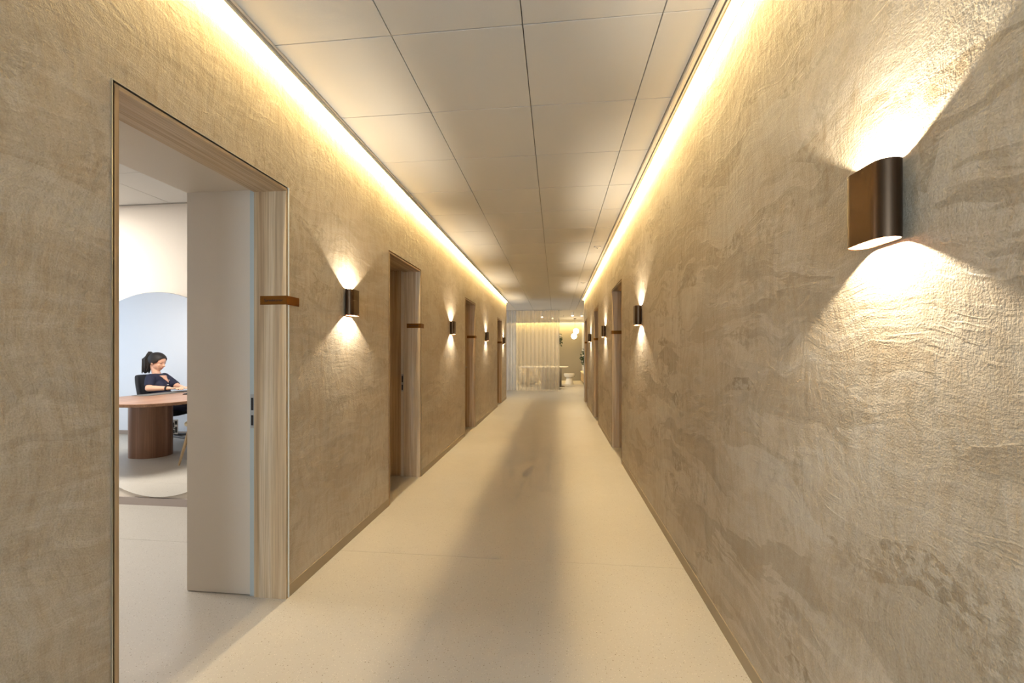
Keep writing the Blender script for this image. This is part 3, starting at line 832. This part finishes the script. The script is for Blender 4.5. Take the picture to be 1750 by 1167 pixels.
# ------------------------------------------------------------------ lobby beyond the corridor
LBX0, LBX1, LBY = -6.5, 1.75, 19.2
tag(obj('wall_far', bx(LBX0, LBX1, LBY, LBY+.1, 0, ZT), 'olive'), 'olive beige far wall of the waiting area under a light cove', 'wall', kind='structure')
tag(obj('wall_lobby_right', bx(LBX1, LBX1+.1, YER, LBY, 0, ZT), 'roomwall'), 'cream side wall of the waiting area behind the bench', 'wall', kind='structure')
tag(obj('wall_lobby_return', bx(XRB, LBX1, YER-.1, YER, 0, ZT), 'roomwall'), 'short cream return wall beside the corridor mouth', 'wall', kind='structure')
tag(obj('wall_lobby_front', bx(LBX0, XLB, YEL-.1, YEL, 0, ZT), 'roomwall'), 'cream lobby wall running back from the corridor corner', 'wall', kind='structure')
bm = nb()
for y0, y1, z0, z1 in ((YEL, 11.55, 0, ZT), (15.25, LBY, 0, ZT), (11.55, 15.25, 0, .25), (11.55, 15.25, 2.55, ZT)): box(bm, LBX0-.1, LBX0, y0, y1, z0, z1)
tag(obj('wall_lobby_left', bm, 'roomwhite'), 'white lobby wall around its wide window', 'wall', kind='structure')
w = thing('window_3', 'wide lobby window out of sight beside the curtain', 'window', kind='structure')
for y0, y1, z0, z1 in ((11.55, 11.6, .25, 2.55), (15.2, 15.25, .25, 2.55), (11.6, 15.2, .25, .3), (11.6, 15.2, 2.5, 2.55), (13.37, 13.43, .3, 2.5)):
    obj('window_frame', bx(LBX0-.08, LBX0-.02, y0, y1, z0, z1), 'white', w)
for y0, y1 in ((11.6, 13.37), (13.43, 15.2)): obj('pane', bx(LBX0-.054, LBX0-.046, y0, y1, .3, 2.5), 'glass', w)
M['lobbyceil'] = tile_mat('lobby_ceiling', (222, 216, 204))
lc = obj('ceiling_lobby', bx(LBX0, -1.325, YEL, LBY-.35, ZC, ZC+.05), 'lobbyceil')
tag(lc, 'pale ceiling of the waiting area past the curtain', 'ceiling', kind='structure')
obj('ceiling_panel', bx(.660, LBX1, YEL, LBY-.35, ZC, ZC+.05), 'lobbyceil', lc)
obj('ceiling_panel', bx(-1.325, .660, 13.955, LBY-.35, ZC+.001, ZC+.05), 'lobbyceil', lc)
obj('hatch_frame', bx(-.30, .30, 16.3, 16.32, ZC-.003, ZC), 'groove', lc)
obj('hatch_frame', bx(.28, .30, 15.7, 16.3, ZC-.003, ZC), 'groove', lc)
obj('cove_upstand', bx(LBX0, LBX1, LBY-.36, LBY-.34, ZC-.05, ZT), 'profile', lc)
ls = obj('led_strip', bx(LBX0, LBX1, LBY-.20, LBY-.17, 2.86, 2.87), 'cove', lc)
area('lobby_cove_light', ((LBX0+LBX1)/2, LBY-.185, 2.855), (0, 0, 0), 8.0, .03, LW['lobby_cove']*2, WARM, ls)

# sheer curtain on a ceiling rail
M['sheer'] = sheer('sheer_voile', (238, 230, 216), .40)
M['sheer2'] = sheer('sheer_voile_gathered', (232, 234, 240), .08)
def folded(x0, x1, y, folds, amp, z0, z1, taper=0, per=14):
    bm = nb(); n = folds*per; cols_ = []
    for i in range(n+1):
        t = i/n; ph = 2*PI*folds*t
        k = .8+.4*math.sin(3.1*t*folds+1.7*math.sin(t*9))
        x = x0+(x1-x0)*t+.30*(x1-x0)/folds*math.sin(2*ph)*.35
        yy = y+amp*k*(math.sin(ph)+.25*math.sin(2*ph+.6))
        cols_.append([bm.verts.new((x, y+(yy-y)*(.55+.45*(1-j/6)), z0+(z1-z0)*j/6)) for j in range(7)])
    for a, b in zip(cols_, cols_[1:]):
        for j in range(6): bm.faces.new((a[j], b[j], b[j+1], a[j+1]))
    return bm
cu = thing('curtain', 'floor length sheer cream curtain screening the waiting area', 'curtain', (0, 0, 0))
obj('sheer_panel', folded(-1.36, .12, 13.86, 11, .085, .012, ZC-.012), 'sheer', cu, True)
obj('gathered_panel', folded(-1.95, -1.34, 13.82, 6, .085, .012, ZC-.012), 'sheer2', cu, True)
obj('curtain_rail', bx(-2.0, .2, 13.845, 13.875, ZC-.014, ZC), 'white', cu)

# dining-height table with white oval top
M['stone'] = plain('stone_white', (226, 220, 206), .5, nscale=30, namt=.06)
M['bronzeleg'] = metal('table_bronze', (120, 92, 60), .4)
tb = thing('oval_table', 'white oval table on a bronze foot, half hidden by the curtain', 'table', (-.46, 15.7, 0))
bm = nb(); pts = [(.93*math.cos(2*PI*i/48), .50*math.sin(2*PI*i/48)) for i in range(48)]
prism(bm, pts, .735, .755); pl = [(.88*math.cos(2*PI*i/48), .45*math.sin(2*PI*i/48)) for i in range(48)]; prism(bm, pl, .72, .735)
obj('top', bm, 'stone', tb)
for x_ in (-.60, .60):
    obj('column', lathe(nb(), [(0, .02), (.045, .02), (.04, .3), (.05, .72), (0, .72)], 20, x_), 'bronzeleg', tb, True)
    obj('foot', lathe(nb(), [(0, 0), (.20, 0), (.20, .012), (.05, .035), (0, .035)], 32, x_), 'bronzeleg', tb)
# mushroom stool
so = thing('stool', 'cream plaster stool with flared foot and rounded bowl top', 'stool', (.54, 17.0, 0))
so.scale = (.9, .9, 1)
obj('pedestal', lathe(nb(), [(0, 0), (.185, 0), (.19, .02), (.165, .12), (.135, .22), (.125, .27), (0, .27)], 32), 'stone', so, True)
obj('seat', lathe(nb(), [(0, .27), (.12, .27), (.205, .30), (.235, .36), (.24, .425), (.225, .435), (0, .435)], 32), 'stone', so, True)
# armchairs behind the curtain
M['greyfab'] = plain('armchair_grey', (98, 91, 81), .85, nscale=150, namt=.12)
M['creamfab'] = plain('armchair_cream', (196, 180, 152), .85, nscale=150, namt=.1)
def armchair(x, y, rz, mat, label):
    r = thing('armchair', label, 'armchair', (x, y, 0), rz, 'armchairs in the waiting area')
    bm = nb(); n = 16; ro = []
    for i in range(n+1):
        a = PI*.5+PI*i/n
        ro.append((.33*math.cos(a)-.02, .36*math.sin(a)))
    ro = [(.30, .36)]+ro+[(.30, -.36)]
    lo = [bm.verts.new((p[0], p[1], .07)) for p in ro]; hi = [bm.verts.new((p[0]*1.05, p[1]*1.03, .74 if 2 < i < n else .64)) for i, p in enumerate(ro)]
    for i in range(len(ro)-1): bm.faces.new((lo[i], lo[i+1], hi[i+1], hi[i]))
    o = obj('shell_back', bm, mat, r, True); md = o.modifiers.new('thick', 'SOLIDIFY'); md.thickness = .08; md.offset = -1
    o = obj('seat_cushion', prism(nb(), rrect(-.27, .33, -.29, .29, .1), .10, .43), mat, r)
    md = o.modifiers.new('bevel', 'BEVEL'); md.width = .03; md.segments = 3
    obj('plinth', prism(nb(), rrect(-.25, .28, -.27, .27, .1), 0, .07), 'black', r)
armchair(-.16, 14.80, math.radians(95), 'greyfab', 'grey round backed armchair showing through the sheer curtain')
armchair(-1.15, 16.75, math.radians(-70), 'creamfab', 'cream round backed armchair seen faintly behind the curtain')
# bench along the side wall
be = thing('bench', 'long wall bench with wood front and cream cushion', 'bench', (1.42, 16.7, 0))
obj('carcass', bx(-.30, .32, -2.2, 2.2, .06, .40), 'oak_y', be)
obj('plinth', bx(-.26, .32, -2.2, 2.2, 0, .06), 'black', be)
for k in range(3):
    o = obj('cushion', bx(-.32, .32, -2.2+1.4667*k+.01, -2.2+1.4667*(k+1)-.01, .40, .47, bev=.02), 'seatcream', be)
# plants
M['leaf'] = plain('leaf_green', (44, 62, 30), .5, nscale=40, namt=.35)
M['pot'] = plain('pot_white', (224, 218, 206), .5, nscale=30, namt=.03)
def leafcloud(center, n, ext, ln):
    bm = nb()
    for k in range(n):
        while True:
            p = Vector([random.uniform(-1, 1) for _ in range(3)])
            if p.length < 1: break
        p = Vector((center[0]+p.x*ext[0], center[1]+p.y*ext[1], center[2]+p.z*ext[2]))
        d = Vector((random.uniform(-1, 1), random.uniform(-1, 1), random.uniform(-.7, .6))).normalized()
        s_ = d.cross(Vector((random.uniform(-1, 1), random.uniform(-1, 1), random.uniform(-1, 1)))).normalized()
        l = ln*random.uniform(.7, 1.3); w_ = l*.32; nn = d.cross(s_)
        vs_ = [bm.verts.new(p), bm.verts.new(p+d*l*.45+s_*w_), bm.verts.new(p+d*l), bm.verts.new(p+d*l*.45-s_*w_), bm.verts.new(p+d*l*.45+nn*l*.06)]
        for a, b in ((0, 1), (1, 2), (2, 3), (3, 0)): bm.faces.new((vs_[a], vs_[b], vs_[4]))
    return bm
pp = thing('potted_plant', 'leafy green plant in a white pot on the bench', 'plant', (1.18, 16.6, .47))
obj('pot', lathe(nb(), [(0, 0), (.09, 0), (.12, .26), (.11, .26), (.10, .22), (0, .22)], 24), 'pot', pp, True)
bm = nb()
for k in range(5): a = k*1.26; tube(bm, [(0, 0, .2), (.03*math.cos(a), .03*math.sin(a), .45), (.10*math.cos(a), .10*math.sin(a), .80)], [.008, .006, .003], 6)
obj('stem', bm, 'leaf', pp)
o = obj('foliage', leafcloud((0, 0, .62), 260, (.19, .19, .36), .10), 'leaf', pp); o['kind'] = 'stuff'
hp = thing('hanging_plant', 'trailing green plant hanging beside the curtain edge', 'plant', (.15, 18.3, 1.95))
obj('cord', tube(nb(), [(0, 0, .02), (0, 0, .75)], .004, 6), 'groove', hp)
obj('pot', lathe(nb(), [(0, 0), (.06, .01), (.09, .12), (.08, .12), (0, .10)], 20), 'pot', hp, True)
o = obj('foliage', leafcloud((0, 0, -.10), 200, (.13, .13, .30), .08), 'leaf', hp); o['kind'] = 'stuff'
# pendant with two glass globes
M['globe'] = emit('globe_opal', (1, .86, .60), 7)
pd = thing('pendant_lamp', 'pendant lamp with two glowing opal globes', 'pendant lamp', (.78, 17.2, 0))
obj('ceiling_rose', lathe(nb(), [(0, ZC-.03), (.05, ZC-.03), (.05, ZC), (0, ZC)], 20), 'bronzeleg', pd)
obj('cord', tube(nb(), [(0, 0, 2.30), (0, 0, ZC-.03)], .005, 8), 'bronzeleg', pd)
obj('stem', tube(nb(), [(0, 0, 2.31), (-.03, 0, 2.22), (-.10, 0, 2.18), (-.03, 0, 2.04)], .008, 8), 'bronzeleg', pd)
for c_ in ((.045, 0, 2.17), (-.035, 0, 1.965)):
    bm = nb(); ball(bm, c_, .115, u=28, v=18); obj('globe', bm, 'globe', pd, True)
# spots on the ceiling
spots = ((.585, 14.6, 'white cylinder ceiling spot nearer the curtain edge'), (.90, 14.6, 'white cylinder ceiling spot nearer the bench wall'),
         (-.50, 15.0, 'white ceiling spot shining through the middle of the sheer curtain'), (-.12, 15.6, 'white ceiling spot behind the curtain, towards its open edge'),
         (-1.5, 15.4, 'extra white ceiling spot added to brighten the gathered end of the curtain'))  # last spot is an unseen extra, added to light the curtain from behind
for i, (x, y, lb) in enumerate(spots):
    r = thing('ceiling_spot', lb, 'spotlight', (x, y, ZC-.13), group='ceiling spots in the waiting area')
    area('spot_light', (0, 0, .011), (0, 0, 0), .06, .06, 8, (1, .80, .50), r, 'DISK')
    obj('can', lathe(nb(), [(.038, .004), (.042, 0), (.042, .13), (0, .13), (0, .03), (.034, .028), (.036, .004)], 20), 'white', r, True)
    obj('lamp', lathe(nb(), [(0, .012), (.032, .012), (.032, .018), (0, .018)], 16), M['globe'], r)
# pale drapes on the side wall
dr = tag(obj('drape', folded(1.18, 1.70, 19.06, 6, .035, .02, ZC-.06), 'sheer2', None, True), 'pale full height drape at the far end of the bench wall', 'curtain')
